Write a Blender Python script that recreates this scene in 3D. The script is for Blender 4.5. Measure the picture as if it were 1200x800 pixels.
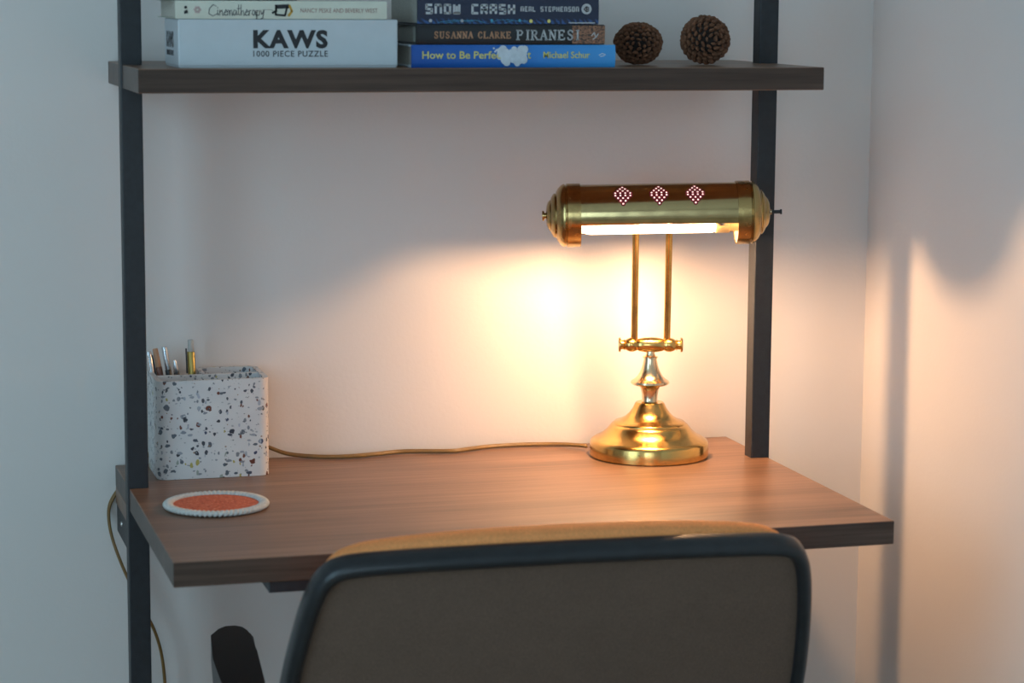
import bpy, bmesh, math, random
from mathutils import Vector, Matrix

PI = math.pi
for o in list(bpy.data.objects):
    bpy.data.objects.remove(o, do_unlink=True)
scn = bpy.context.scene
C = scn.collection

# ------------------------------------------------------------------ camera
cam_d = bpy.data.cameras.new('camera')
cam = bpy.data.objects.new('camera', cam_d)
C.objects.link(cam)
cam_d.sensor_width = 36.0
cam_d.lens = 2800.0 / 1200.0 * 36.0
cam_d.clip_start = 0.05
yaw, pitch, roll = 0.275469, -0.145133, 0.006325
fwd = Vector((math.sin(yaw) * math.cos(pitch), math.cos(yaw) * math.cos(pitch), math.sin(pitch)))
right = Vector((math.cos(yaw), -math.sin(yaw), 0))
up = right.cross(fwd)
r2 = right * math.cos(roll) + up * math.sin(roll)
u2 = -right * math.sin(roll) + up * math.cos(roll)
mw = Matrix((r2, u2, -fwd)).transposed().to_4x4()
mw.translation = Vector((-0.715906, -2.915714, 1.327814))
cam.matrix_world = mw
cam_d.dof.use_dof = True
cam_d.dof.focus_distance = 2.98
cam_d.dof.aperture_fstop = 6.0
scn.camera = cam

# ------------------------------------------------------------------ world, daylight, exposure
world = bpy.data.worlds.new('sky')
scn.world = world
world.use_nodes = True
bg = world.node_tree.nodes['Background']
bg.inputs[0].default_value = (0.55, 0.78, 1.0, 1)
bg.inputs[1].default_value = 1.5

WIN_Y0, WIN_Y1, WIN_Z0, WIN_Z1 = -3.70, -1.10, 0.85, 2.25      # opening in the left wall
ROOM_X0, ROOM_X1, ROOM_Y0, ROOM_H = -2.3, 0.598, -4.6, 2.6
al = bpy.data.lights.new('window_daylight', 'AREA')
al.shape = 'RECTANGLE'
al.size = WIN_Y1 - WIN_Y0 - 0.1
al.size_y = WIN_Z1 - WIN_Z0 - 0.1
al.energy = 35.0
al.color = (0.49, 0.81, 1.0)
alo = bpy.data.objects.new('window_daylight', al)
C.objects.link(alo)
alo.location = (ROOM_X0 + 0.02, (WIN_Y0 + WIN_Y1) / 2, (WIN_Z0 + WIN_Z1) / 2)
alo.rotation_euler = (0, -PI / 2, 0)

# fill light from an added, unseen window behind the camera
FW_X0, FW_X1 = -2.05, -0.75
fl = bpy.data.lights.new('rear_fill_light', 'AREA')
fl.shape = 'RECTANGLE'
fl.size = FW_X1 - FW_X0 - 0.1
fl.size_y = WIN_Z1 - WIN_Z0 - 0.1
fl.energy = 16.0
fl.color = (0.60, 0.86, 1.0)
flo = bpy.data.objects.new('rear_fill_light', fl)
C.objects.link(flo)
flo.location = ((FW_X0 + FW_X1) / 2, ROOM_Y0 + 0.02, (WIN_Z0 + WIN_Z1) / 2)
flo.rotation_euler = (PI / 2, 0, 0)

LAMP_EMIT = 1420.0      # filament of the desk lamp
vs = scn.view_settings
vs.view_transform = 'Standard'
vs.look = 'None'
vs.gamma = 1.0
vs.use_curve_mapping = False
vs.exposure = 0.0

# ------------------------------------------------------------------ materials
def nm(name):
    m = bpy.data.materials.new(name)
    m.use_nodes = True
    nt = m.node_tree
    return m, nt, nt.nodes['Principled BSDF']

def N(nt, t, **kw):
    n = nt.nodes.new(t)
    for k, v in kw.items():
        setattr(n, k, v)
    return n

def coords(nt, scale=(1, 1, 1), rot=(0, 0, 0)):
    tc = N(nt, 'ShaderNodeTexCoord')
    mp = N(nt, 'ShaderNodeMapping')
    mp.inputs['Scale'].default_value = scale
    mp.inputs['Rotation'].default_value = rot
    nt.links.new(tc.outputs['Object'], mp.inputs['Vector'])
    return mp.outputs['Vector']

def noise(nt, vec, scale, detail=4, rough=0.55):
    n = N(nt, 'ShaderNodeTexNoise')
    n.inputs['Scale'].default_value = scale
    n.inputs['Detail'].default_value = detail
    n.inputs['Roughness'].default_value = rough
    nt.links.new(vec, n.inputs['Vector'])
    return n.outputs['Fac']

def ramp(nt, fac, stops):
    r = N(nt, 'ShaderNodeValToRGB')
    el = r.color_ramp.elements
    while len(el) < len(stops):
        el.new(0.5)
    for e, (p, c) in zip(el, stops):
        e.position = p
        e.color = c if len(c) == 4 else (*c, 1)
    nt.links.new(fac, r.inputs['Fac'])
    return r.outputs['Color']

def bump(nt, bsdf, height, strength=0.2, dist=0.002):
    b = N(nt, 'ShaderNodeBump')
    b.inputs['Strength'].default_value = strength
    b.inputs['Distance'].default_value = dist
    nt.links.new(height, b.inputs['Height'])
    nt.links.new(b.outputs['Normal'], bsdf.inputs['Normal'])

def mixc(nt, fac, a, b, mode='MIX'):
    m = N(nt, 'ShaderNodeMix', data_type='RGBA', blend_type=mode)
    for v, i in ((fac, 0), (a, 6), (b, 7)):
        if isinstance(v, (int, float)):
            m.inputs[i].default_value = v
        elif isinstance(v, tuple):
            m.inputs[i].default_value = v if len(v) == 4 else (*v, 1)
        else:
            nt.links.new(v, m.inputs[i])
    return m.outputs[2]

def math_node(nt, op, a, b):
    m = N(nt, 'ShaderNodeMath', operation=op)
    for i, v in enumerate((a, b)):
        if isinstance(v, (int, float)):
            m.inputs[i].default_value = v
        else:
            nt.links.new(v, m.inputs[i])
    return m.outputs[0]

def plain(name, col, rough=0.5, metal=0.0, var=0.12, nscale=60, bstr=0.08, bscale=400, spec=0.5):
    m, nt, b = nm(name)
    v = coords(nt)
    f = noise(nt, v, nscale, 3)
    lo = tuple(c * (1 - var) for c in col)
    hi = tuple(min(1, c * (1 + var)) for c in col)
    nt.links.new(ramp(nt, f, [(0.3, lo), (0.7, hi)]), b.inputs['Base Color'])
    b.inputs['Roughness'].default_value = rough
    b.inputs['Metallic'].default_value = metal
    b.inputs['Specular IOR Level'].default_value = spec
    if bstr:
        bump(nt, b, noise(nt, v, bscale, 2), bstr, 0.0008)
    return m

def wall_paint(name, col):
    m, nt, b = nm(name)
    v = coords(nt)
    nt.links.new(ramp(nt, noise(nt, v, 3.0, 3), [(0.3, tuple(c * 0.975 for c in col)), (0.7, col)]), b.inputs['Base Color'])
    b.inputs['Roughness'].default_value = 0.62
    b.inputs['Specular IOR Level'].default_value = 0.3
    bump(nt, b, noise(nt, v, 170, 4, 0.6), 0.16, 0.0016)
    return m

def wood(name, dark, mid, light, seed=0.0, spec=0.7):
    m, nt, b = nm(name)
    tc = N(nt, 'ShaderNodeTexCoord')
    mp = N(nt, 'ShaderNodeMapping')
    mp.inputs['Scale'].default_value = (1.1, 13, 13)
    mp.inputs['Location'].default_value = (seed, seed * 0.7, 0)
    nt.links.new(tc.outputs['Object'], mp.inputs['Vector'])
    v = mp.outputs['Vector']
    n1 = noise(nt, v, 1.6, 5, 0.55)
    c1 = ramp(nt, n1, [(0.28, dark), (0.5, mid), (0.74, light)])
    mp2 = N(nt, 'ShaderNodeMapping')
    mp2.inputs['Scale'].default_value = (4, 130, 130)
    nt.links.new(tc.outputs['Object'], mp2.inputs['Vector'])
    n2 = noise(nt, mp2.outputs['Vector'], 1.5, 3, 0.6)
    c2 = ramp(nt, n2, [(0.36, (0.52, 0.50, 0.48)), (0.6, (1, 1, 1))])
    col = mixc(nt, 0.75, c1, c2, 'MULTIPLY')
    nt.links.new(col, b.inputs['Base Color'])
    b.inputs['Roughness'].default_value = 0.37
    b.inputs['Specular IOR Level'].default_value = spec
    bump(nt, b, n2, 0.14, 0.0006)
    return m

def brass(name, col, rough, tarnish=0.5):
    m, nt, b = nm(name)
    v = coords(nt)
    f = noise(nt, v, 38, 5, 0.62)
    lo = tuple(c * (1 - tarnish) for c in col)
    nt.links.new(ramp(nt, f, [(0.33, lo), (0.52, col)]), b.inputs['Base Color'])
    rr = ramp(nt, noise(nt, v, 90, 4), [(0.3, (rough * 0.8,) * 3), (0.75, (min(1, rough * 1.6),) * 3)])
    nt.links.new(rr, b.inputs['Roughness'])
    b.inputs['Metallic'].default_value = 1.0
    return m

def emit(name, col, strength):
    m, nt, b = nm(name)
    b.inputs['Base Color'].default_value = (0.8, 0.8, 0.8, 1)
    b.inputs['Emission Color'].default_value = (*col, 1)
    b.inputs['Emission Strength'].default_value = strength
    return m

def terrazzo():
    m, nt, b = nm('terrazzo')
    v = coords(nt)
    col = ramp(nt, noise(nt, v, 25, 2), [(0.3, (0.60, 0.59, 0.60)), (0.7, (0.66, 0.65, 0.65))])
    layers = [  # scale, share, stops of chip colours, stretch, rotation
        (98, 0.27, [(0.0, (0.03, 0.035, 0.05)), (0.3, (0.10, 0.12, 0.15)), (0.55, (0.05, 0.07, 0.13)), (0.8, (0.14, 0.035, 0.02))], (1, 1.2, 1.0), (0.3, 0.5, 0.2)),
        (175, 0.26, [(0.0, (0.06, 0.07, 0.09)), (0.3, (0.20, 0.22, 0.25)), (0.6, (0.16, 0.05, 0.03)), (0.85, (0.05, 0.06, 0.08))], (1, 1.5, 0.75), (0.9, 0.2, 0.6)),
        (260, 0.20, [(0.0, (0.25, 0.27, 0.30)), (0.3, (0.36, 0.38, 0.40)), (0.6, (0.12, 0.13, 0.15)), (0.85, (0.30, 0.20, 0.14))], (1.0, 0.8, 1.3), (0.5, 0.8, 1.2)),
        (150, 0.20, [(0.0, (0.10, 0.12, 0.15)), (0.3, (0.22, 0.24, 0.28)), (0.6, (0.30, 0.32, 0.36)), (0.85, (0.06, 0.07, 0.10))], (0.7, 1.1, 1.3), (1.2, 0.8, 0.3)),
        (120, 0.22, [(0.0, (0.42, 0.36, 0.10)), (0.25, (0.34, 0.38, 0.44)), (0.6, (0.30, 0.34, 0.30)), (0.8, (0.40, 0.42, 0.50))], (1.3, 1, 0.7), (0.2, 1.1, 0.8)),
    ]
    for sc, share, stops, st, rot in layers:
        vv = coords(nt, st, rot)
        # wobble the lookup a little so that the chips are not round
        wob = N(nt, 'ShaderNodeTexNoise')
        wob.inputs['Scale'].default_value = sc * 1.6
        nt.links.new(vv, wob.inputs['Vector'])
        mx = N(nt, 'ShaderNodeVectorMath', operation='MULTIPLY_ADD')
        nt.links.new(wob.outputs['Color'], mx.inputs[0])
        mx.inputs[1].default_value = (0.5 / sc,) * 3
        nt.links.new(vv, mx.inputs[2])
        vo = N(nt, 'ShaderNodeTexVoronoi', feature='F1')
        vo.inputs['Scale'].default_value = sc
        nt.links.new(mx.outputs[0], vo.inputs['Vector'])
        sep = N(nt, 'ShaderNodeSeparateColor')
        nt.links.new(vo.outputs['Color'], sep.inputs[0])
        pick = math_node(nt, 'LESS_THAN', sep.outputs[0], share * 1.55)
        size = math_node(nt, 'MULTIPLY_ADD', sep.outputs[1], 0.26)
        size.node.inputs[2].default_value = 0.12
        inside = math_node(nt, 'LESS_THAN', vo.outputs['Distance'], size)
        mask = math_node(nt, 'MULTIPLY', pick, inside)
        r = N(nt, 'ShaderNodeValToRGB')
        r.color_ramp.interpolation = 'CONSTANT'
        el = r.color_ramp.elements
        while len(el) < len(stops):
            el.new(0.5)
        for e, (p, c) in zip(el, stops):
            e.position = p
            e.color = (*c, 1)
        nt.links.new(sep.outputs[2], r.inputs['Fac'])
        col = mixc(nt, mask, col, r.outputs['Color'])
    nt.links.new(col, b.inputs['Base Color'])
    b.inputs['Roughness'].default_value = 0.45
    b.inputs['Subsurface Weight'].default_value = 0.0
    return m

def fabric(name, col, scale=700, rough=0.9, var=0.2, bstr=0.35):
    m, nt, b = nm(name)
    v = coords(nt)
    f = noise(nt, v, scale, 2)
    g = noise(nt, v, 30, 3)
    c = ramp(nt, f, [(0.3, tuple(x * (1 - var) for x in col)), (0.7, tuple(min(1, x * (1 + var)) for x in col))])
    c = mixc(nt, 0.3, c, ramp(nt, g, [(0.3, (0.75, 0.75, 0.75)), (0.7, (1, 1, 1))]), 'MULTIPLY')
    nt.links.new(c, b.inputs['Base Color'])
    b.inputs['Roughness'].default_value = rough
    b.inputs['Specular IOR Level'].default_value = 0.2
    bump(nt, b, f, bstr, 0.001)
    return m

def felt(name):
    m, nt, b = nm(name)
    v = coords(nt)
    f = noise(nt, v, 260, 4, 0.7)
    c = ramp(nt, f, [(0.28, (0.22, 0.05, 0.035)), (0.42, (0.50, 0.10, 0.05)), (0.58, (0.62, 0.15, 0.075)), (0.72, (0.70, 0.32, 0.22))])
    nt.links.new(c, b.inputs['Base Color'])
    b.inputs['Roughness'].default_value = 0.95
    bump(nt, b, f, 0.6, 0.002)
    return m

def spine_blue(name):
    m, nt, b = nm(name)
    tc = N(nt, 'ShaderNodeTexCoord')
    sp = N(nt, 'ShaderNodeSeparateXYZ')
    nt.links.new(tc.outputs['Object'], sp.inputs[0])
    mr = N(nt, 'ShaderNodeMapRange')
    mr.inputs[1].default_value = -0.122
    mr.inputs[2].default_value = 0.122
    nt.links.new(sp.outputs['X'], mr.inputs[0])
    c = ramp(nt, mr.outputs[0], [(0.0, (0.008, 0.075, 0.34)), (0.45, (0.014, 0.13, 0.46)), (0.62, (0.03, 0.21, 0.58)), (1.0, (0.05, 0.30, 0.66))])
    nt.links.new(c, b.inputs['Base Color'])
    b.inputs['Roughness'].default_value = 0.35
    return m

def spine_circuit(name):
    m, nt, b = nm(name)
    v = coords(nt, (1, 1, 1), (0, 0, 0))
    w = N(nt, 'ShaderNodeTexWave', wave_type='BANDS', bands_direction='DIAGONAL')
    w.inputs['Scale'].default_value = 90
    w.inputs['Distortion'].default_value = 6
    nt.links.new(v, w.inputs['Vector'])
    sp = N(nt, 'ShaderNodeSeparateXYZ')
    nt.links.new(v, sp.inputs[0])
    low = N(nt, 'ShaderNodeMapRange')
    low.inputs[1].default_value = 0.010
    low.inputs[2].default_value = 0.002
    nt.links.new(sp.outputs['Z'], low.inputs[0])
    f = math_node(nt, 'MULTIPLY', w.outputs['Fac'], low.outputs[0])
    c = ramp(nt, f, [(0.35, (0.012, 0.02, 0.05)), (0.8, (0.03, 0.09, 0.25))])
    nt.links.new(c, b.inputs['Base Color'])
    b.inputs['Roughness'].default_value = 0.4
    return m

def leaf_foil(name):
    m, nt, b = nm(name)
    v = coords(nt, (1.0, 1.0, 1.6), (0, 0.4, 0))
    f = noise(nt, v, 330, 4, 0.7)
    nt.links.new(ramp(nt, f, [(0.42, (0.03, 0.02, 0.018)), (0.55, (0.30, 0.14, 0.08))]), b.inputs['Base Color'])
    b.inputs['Roughness'].default_value = 0.4
    return m

def pane_glass(name):
    m, nt, b = nm(name)
    nt.nodes.remove(b)
    out = nt.nodes['Material Output']
    tr = N(nt, 'ShaderNodeBsdfTransparent')
    gl = N(nt, 'ShaderNodeBsdfGlossy')
    gl.inputs['Roughness'].default_value = 0.02
    fr = N(nt, 'ShaderNodeFresnel')
    mx = N(nt, 'ShaderNodeMixShader')
    nt.links.new(fr.outputs[0], mx.inputs[0])
    nt.links.new(tr.outputs[0], mx.inputs[1])
    nt.links.new(gl.outputs[0], mx.inputs[2])
    nt.links.new(mx.outputs[0], out.inputs['Surface'])
    return m

def glow_glass(name, col, strength):
    m, nt, b = nm(name)
    nt.nodes.remove(b)
    out = nt.nodes['Material Output']
    tr = N(nt, 'ShaderNodeBsdfTransparent')
    em = N(nt, 'ShaderNodeEmission')
    em.inputs[0].default_value = (*col, 1)
    em.inputs[1].default_value = strength
    ad = N(nt, 'ShaderNodeAddShader')
    nt.links.new(tr.outputs[0], ad.inputs[0])
    nt.links.new(em.outputs[0], ad.inputs[1])
    nt.links.new(ad.outputs[0], out.inputs['Surface'])
    return m

M = {
    'wall': wall_paint('wall_paint', (0.75, 0.70, 0.675)),
    'ceiling': wall_paint('ceiling_paint', (0.74, 0.71, 0.69)),
    'floor': wood('floor_wood', (0.34, 0.25, 0.17), (0.44, 0.33, 0.23), (0.54, 0.41, 0.29), 3.3),
    'trim': plain('white_trim', (0.62, 0.62, 0.61), 0.4),
    'wood': wood('dark_walnut', (0.140, 0.073, 0.042), (0.220, 0.115, 0.067), (0.305, 0.162, 0.097)),
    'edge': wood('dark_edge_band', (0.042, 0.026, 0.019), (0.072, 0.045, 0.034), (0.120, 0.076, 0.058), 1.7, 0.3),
    'steel': plain('black_steel', (0.014, 0.017, 0.022), 0.48, 0.0, 0.2, 120, 0.25, 900),
    'screw': plain('screw_metal', (0.5, 0.5, 0.5), 0.3, 1.0),
    'brass': brass('polished_brass', (0.72, 0.45, 0.145), 0.17, 0.28),
    'brass_shade': brass('shade_brass', (0.56, 0.42, 0.20), 0.13, 0.15),
    'brass_old': brass('aged_brass', (0.54, 0.37, 0.15), 0.20, 0.32),
    'nickel': brass('worn_nickel', (0.84, 0.65, 0.42), 0.16, 0.25),
    'bulb': glow_glass('glowing_bulb_glass', (1.0, 0.585, 0.30), 7.0),
    'filament': emit('filament', (1.0, 0.585, 0.30), LAMP_EMIT),
    'hole': emit('glowing_hole_disc', (1.0, 0.52, 0.46), 1.6),  # glows by itself, stands in for lamp light passing the shade
    'holerim': plain('hole_rim', (0.24, 0.006, 0.02), 0.5),
    'white_inner': plain('white_enamel', (0.50, 0.47, 0.42), 0.6),
    'brass_socket': plain('socket_plastic', (0.55, 0.42, 0.20), 0.45),
    'black': plain('black_plastic', (0.013, 0.015, 0.018), 0.34, 0, 0.2, 80, 0.2, 700),
    'cord': plain('gold_cord', (0.20, 0.11, 0.03), 0.4),
    'terrazzo': terrazzo(),
    'felt': felt('orange_felt'),
    'yarn': fabric('white_yarn', (0.62, 0.61, 0.58), 500, 0.95, 0.12, 0.5),
    'box_white': plain('white_card', (0.50, 0.545, 0.58), 0.42, 0, 0.02),
    'ink': plain('black_ink', (0.012, 0.012, 0.016), 0.5),
    'paper': plain('page_edges', (0.55, 0.52, 0.45), 0.8, 0, 0.12, 500, 0.3, 900),
    'paper_dim': plain('page_edges_grey', (0.36, 0.35, 0.31), 0.8, 0, 0.12, 500, 0.3, 900),
    'cream': plain('cream_cover', (0.60, 0.61, 0.52), 0.45, 0, 0.03),
    'plum': plain('faded_red_ink', (0.30, 0.16, 0.14), 0.5),
    'pinkmark': plain('pale_pink_ink', (0.48, 0.36, 0.34), 0.5),
    'grey_ink': plain('grey_ink', (0.06, 0.06, 0.075), 0.5),
    'ochre': plain('ochre_ink', (0.50, 0.28, 0.03), 0.5),
    'navy': plain('navy_cover', (0.008, 0.015, 0.035), 0.4),
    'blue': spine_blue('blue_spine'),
    'circuit': spine_circuit('circuit_spine'),
    'char': plain('charcoal_cover', (0.012, 0.014, 0.018), 0.4),
    'foil': leaf_foil('copper_leaf_print'),
    'copper': plain('copper_ink', (0.48, 0.25, 0.14), 0.45),
    'silver_ink': plain('silver_ink', (0.46, 0.48, 0.50), 0.45),
    'yellow_ink': plain('yellow_ink', (0.62, 0.55, 0.16), 0.5),
    'cloud': plain('cloud_white', (0.55, 0.60, 0.66), 0.6, 0, 0.1, 200),
    'cyan_ink': plain('cyan_ink', (0.06, 0.33, 0.5), 0.5),
    'cone': plain('pine_scale', (0.150, 0.060, 0.028), 0.8, 0, 0.45, 150, 0.3, 500),
    'cone_core': plain('pine_core', (0.014, 0.008, 0.006), 0.9),
    'tan': fabric('tan_fabric', (0.84, 0.32, 0.11), 500, 0.9, 0.16, 0.4),
    'mesh': fabric('grey_back_fabric', (0.140, 0.092, 0.068), 900, 0.75, 0.25, 0.4),
    'pen_silver': plain('pen_silver', (0.6, 0.62, 0.65), 0.25, 1.0),
    'pen_brown': plain('pen_brown', (0.17, 0.055, 0.03), 0.4),
    'pen_dark': plain('pen_dark', (0.02, 0.02, 0.025), 0.35),
    'pen_gold': plain('pen_gold', (0.50, 0.36, 0.10), 0.3, 0.6),
    'pen_clear': plain('pen_pale', (0.5, 0.5, 0.48), 0.2),
    'glass': pane_glass('pane_glass'),
}

# ------------------------------------------------------------------ helpers
def tag(o, label=None, cat=None, group=None, kind=None):
    if label: o['label'] = label
    if cat: o['category'] = cat
    if group: o['group'] = group
    if kind: o['kind'] = kind
    return o

def thing(name, loc, label, cat, group=None, rot=(0, 0, 0)):
    o = bpy.data.objects.new(name, None)
    o.empty_display_size = 0.05
    C.objects.link(o)
    o.location = loc
    o.rotation_euler = rot
    return tag(o, label, cat, group)

def obj(name, bm, mat, parent=None, loc=(0, 0, 0), rot=(0, 0, 0), smooth=False, label=None):
    me = bpy.data.meshes.new(name)
    bmesh.ops.recalc_face_normals(bm, faces=bm.faces)
    bm.to_mesh(me)
    bm.free()
    me.materials.append(M[mat] if isinstance(mat, str) else mat)
    if smooth:
        for p in me.polygons:
            p.use_smooth = True
        if smooth == 'auto':
            try:
                me.set_sharp_from_angle(angle=math.radians(38))
            except Exception:
                pass
    o = bpy.data.objects.new(name, me)
    C.objects.link(o)
    o.location = loc
    o.rotation_euler = rot
    if parent:
        o.parent = parent
    if label:
        o['label'] = label
    return o

def box(bm, x0, x1, y0, y1, z0, z1, bev=0.0, seg=2):
    r = bmesh.ops.create_cube(bm, size=1.0)
    for v in r['verts']:
        v.co = Vector((x0 + (v.co.x + 0.5) * (x1 - x0), y0 + (v.co.y + 0.5) * (y1 - y0), z0 + (v.co.z + 0.5) * (z1 - z0)))
    if bev > 0:
        es = set()
        for v in r['verts']:
            es.update(v.link_edges)
        bmesh.ops.bevel(bm, geom=list(es), offset=bev, segments=seg, affect='EDGES', profile=0.5)
    return bm

def nbox(*a, bev=0.0, seg=2):
    return box(bmesh.new(), *a, bev=bev, seg=seg)

def prism(bm, pts, z0, z1):
    a = [bm.verts.new((x, y, z0)) for x, y in pts]
    b = [bm.verts.new((x, y, z1)) for x, y in pts]
    n = len(pts)
    bm.faces.new(a[::-1]); bm.faces.new(b)
    for i in range(n):
        bm.faces.new((a[i], a[(i + 1) % n], b[(i + 1) % n], b[i]))
    return bm

def lathe(bm, prof, seg=48, mat=None):
    """prof: (r, z) from bottom to top about local z; mat moves it."""
    rings = []
    for r, z in prof:
        if r < 1e-6:
            rings.append([bm.verts.new((0, 0, z))])
        else:
            rings.append([bm.verts.new((r * math.cos(2 * PI * k / seg), r * math.sin(2 * PI * k / seg), z)) for k in range(seg)])
    for a, b in zip(rings[:-1], rings[1:]):
        for k in range(seg):
            k2 = (k + 1) % seg
            if len(a) == 1 and len(b) == 1:
                continue
            if len(a) == 1:
                bm.faces.new((a[0], b[k2], b[k]))
            elif len(b) == 1:
                bm.faces.new((a[k], a[k2], b[0]))
            else:
                bm.faces.new((a[k], a[k2], b[k2], b[k]))
    if mat is not None:
        vs_ = [v for ring in rings for v in ring]
        bmesh.ops.transform(bm, matrix=mat, verts=vs_)
    return bm

def tube(bm, pts, r, seg=10, cap=True):
    pts = [Vector(p) for p in pts]
    rr = r if isinstance(r, (list, tuple)) else [r] * len(pts)
    rings = []
    t0 = (pts[1] - pts[0]).normalized()
    ref = Vector((0, 0, 1)) if abs(t0.z) < 0.9 else Vector((1, 0, 0))
    n = (ref - t0 * ref.dot(t0)).normalized()
    for i, p in enumerate(pts):
        if i == 0: t = pts[1] - pts[0]
        elif i == len(pts) - 1: t = pts[-1] - pts[-2]
        else: t = (pts[i + 1] - pts[i - 1])
        t.normalize()
        n = (n - t * n.dot(t)).normalized()
        b = t.cross(n)
        rings.append([bm.verts.new(p + (n * math.cos(2 * PI * k / seg) + b * math.sin(2 * PI * k / seg)) * rr[i]) for k in range(seg)])
    for a, b in zip(rings[:-1], rings[1:]):
        for k in range(seg):
            bm.faces.new((a[k], a[(k + 1) % seg], b[(k + 1) % seg], b[k]))
    if cap:
        bm.faces.new(rings[0][::-1]); bm.faces.new(rings[-1])
    return bm

def catmull(pts, n=8):
    pts = [Vector(p) for p in pts]
    P = [pts[0] * 2 - pts[1]] + pts + [pts[-1] * 2 - pts[-2]]
    out = []
    for i in range(1, len(P) - 2):
        a, b, c, d = P[i - 1:i + 3]
        for k in range(n):
            t = k / n
            out.append(0.5 * ((2 * b) + (c - a) * t + (2 * a - 5 * b + 4 * c - d) * t * t + (3 * b - a - 3 * c + d) * t ** 3))
    out.append(pts[-1])
    return out

ROTX = Matrix.Rotation(PI / 2, 4, 'Y')          # local z -> world x

# flat lettering on a face that looks along -y: x to the right, z up, thickness in y
def lettering(parent, text, x0, x1, z0, z1, y, mat, name='lettering', bold=0.0, shear=0.0, label=None, space=1.0):
    cu = bpy.data.curves.new('text_source', 'FONT')
    cu.body = text
    cu.size = 1.0
    cu.extrude = 0.02
    cu.offset = bold
    cu.shear = shear
    cu.space_character = space
    cu.resolution_u = 3
    to = bpy.data.objects.new('text_source', cu)
    C.objects.link(to)
    bpy.context.view_layer.update()
    dg = bpy.context.evaluated_depsgraph_get()
    me = bpy.data.meshes.new_from_object(to.evaluated_get(dg))
    bpy.data.objects.remove(to, do_unlink=True)
    xs = [v.co.x for v in me.vertices]; ys = [v.co.y for v in me.vertices]
    ax, bx_, ay, by = min(xs), max(xs), min(ys), max(ys)
    for v in me.vertices:
        u = (v.co.x - ax) / (bx_ - ax); w = (v.co.y - ay) / (by - ay)
        d = v.co.z
        v.co = Vector((x0 + u * (x1 - x0), y - 0.00012 + (-0.00012 if d > 0 else 0.00018), z0 + w * (z1 - z0)))
    me.materials.clear()
    me.materials.append(M[mat])
    o = bpy.data.objects.new(name, me)
    C.objects.link(o)
    o.parent = parent
    if label: o['label'] = label
    return o

def strokes(bm, polys, x0, z0, sx, sz, wdt, y):
    """thin raised strokes: each poly a list of (u, v[, weight]) in a unit box"""
    for poly in polys:
        for a, b in zip(poly[:-1], poly[1:]):
            A = Vector((x0 + a[0] * sx, z0 + a[1] * sz)); B = Vector((x0 + b[0] * sx, z0 + b[1] * sz))
            d = B - A
            if d.length < 1e-7: continue
            d.normalize()
            w = wdt * (a[2] if len(a) > 2 else 1.0) / 2
            n = Vector((-d.y, d.x)) * w
            e = d * w * 0.5
            q = [A + n - e, A - n - e, B - n + e, B + n + e]
            f = [bm.verts.new((p.x, y - 0.00025, p.y)) for p in q]
            k = [bm.verts.new((p.x, y + 0.0001, p.y)) for p in q]
            bm.faces.new(f)
            for i in range(4):
                bm.faces.new((f[i], k[i], k[(i + 1) % 4], f[(i + 1) % 4]))
    return bm

def disc_xz(bm, x, z, r, y, seg=12, rx=None):
    f = [bm.verts.new((x + (rx or r) * math.cos(2 * PI * k / seg), y - 0.00025, z + r * math.sin(2 * PI * k / seg))) for k in range(seg)]
    k_ = [bm.verts.new((v.co.x, y + 0.0001, v.co.z)) for v in f]
    bm.faces.new(f)
    for i in range(seg):
        bm.faces.new((f[i], k_[i], k_[(i + 1) % seg], f[(i + 1) % seg]))
    return bm

# ------------------------------------------------------------------ room shell
T = 0.12
def struct(name, bm, mat):
    return tag(obj(name, bm, mat), kind='structure')

struct('floor', nbox(ROOM_X0 - T, ROOM_X1 + T, ROOM_Y0 - T, T, -0.1, 0), 'floor')
struct('ceiling', nbox(ROOM_X0 - T, ROOM_X1 + T, ROOM_Y0 - T, T, ROOM_H, ROOM_H + 0.1), 'ceiling')
struct('wall_back', nbox(ROOM_X0 - T, ROOM_X1 + T, 0.0, T, 0, ROOM_H), 'wall')
struct('wall_right', nbox(ROOM_X1, ROOM_X1 + T, ROOM_Y0, 0, 0, ROOM_H), 'wall')
bm = bmesh.new()
box(bm, ROOM_X0 - T, FW_X0, ROOM_Y0 - T, ROOM_Y0, 0, ROOM_H)
box(bm, FW_X1, ROOM_X1 + T, ROOM_Y0 - T, ROOM_Y0, 0, ROOM_H)
box(bm, FW_X0, FW_X1, ROOM_Y0 - T, ROOM_Y0, 0, WIN_Z0)
box(bm, FW_X0, FW_X1, ROOM_Y0 - T, ROOM_Y0, WIN_Z1, ROOM_H)
struct('wall_front', bm, 'wall')
bm = bmesh.new()
box(bm, ROOM_X0 - T, ROOM_X0, ROOM_Y0, WIN_Y0, 0, ROOM_H)
box(bm, ROOM_X0 - T, ROOM_X0, WIN_Y1, 0, 0, ROOM_H)
box(bm, ROOM_X0 - T, ROOM_X0, WIN_Y0, WIN_Y1, 0, WIN_Z0)
box(bm, ROOM_X0 - T, ROOM_X0, WIN_Y0, WIN_Y1, WIN_Z1, ROOM_H)
struct('wall_left', bm, 'wall')
bm = bmesh.new()
fx0, fx1, fw = ROOM_X0 - 0.09, ROOM_X0 - 0.04, 0.05
box(bm, fx0, fx1, WIN_Y0, WIN_Y1, WIN_Z0, WIN_Z0 + fw)
box(bm, fx0, fx1, WIN_Y0, WIN_Y1, WIN_Z1 - fw, WIN_Z1)
box(bm, fx0, fx1, WIN_Y0, WIN_Y0 + fw, WIN_Z0 + fw, WIN_Z1 - fw)
box(bm, fx0, fx1, WIN_Y1 - fw, WIN_Y1, WIN_Z0 + fw, WIN_Z1 - fw)
ym = (WIN_Y0 + WIN_Y1) / 2
box(bm, fx0, fx1, ym - 0.025, ym + 0.025, WIN_Z0 + fw, WIN_Z1 - fw)
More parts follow.
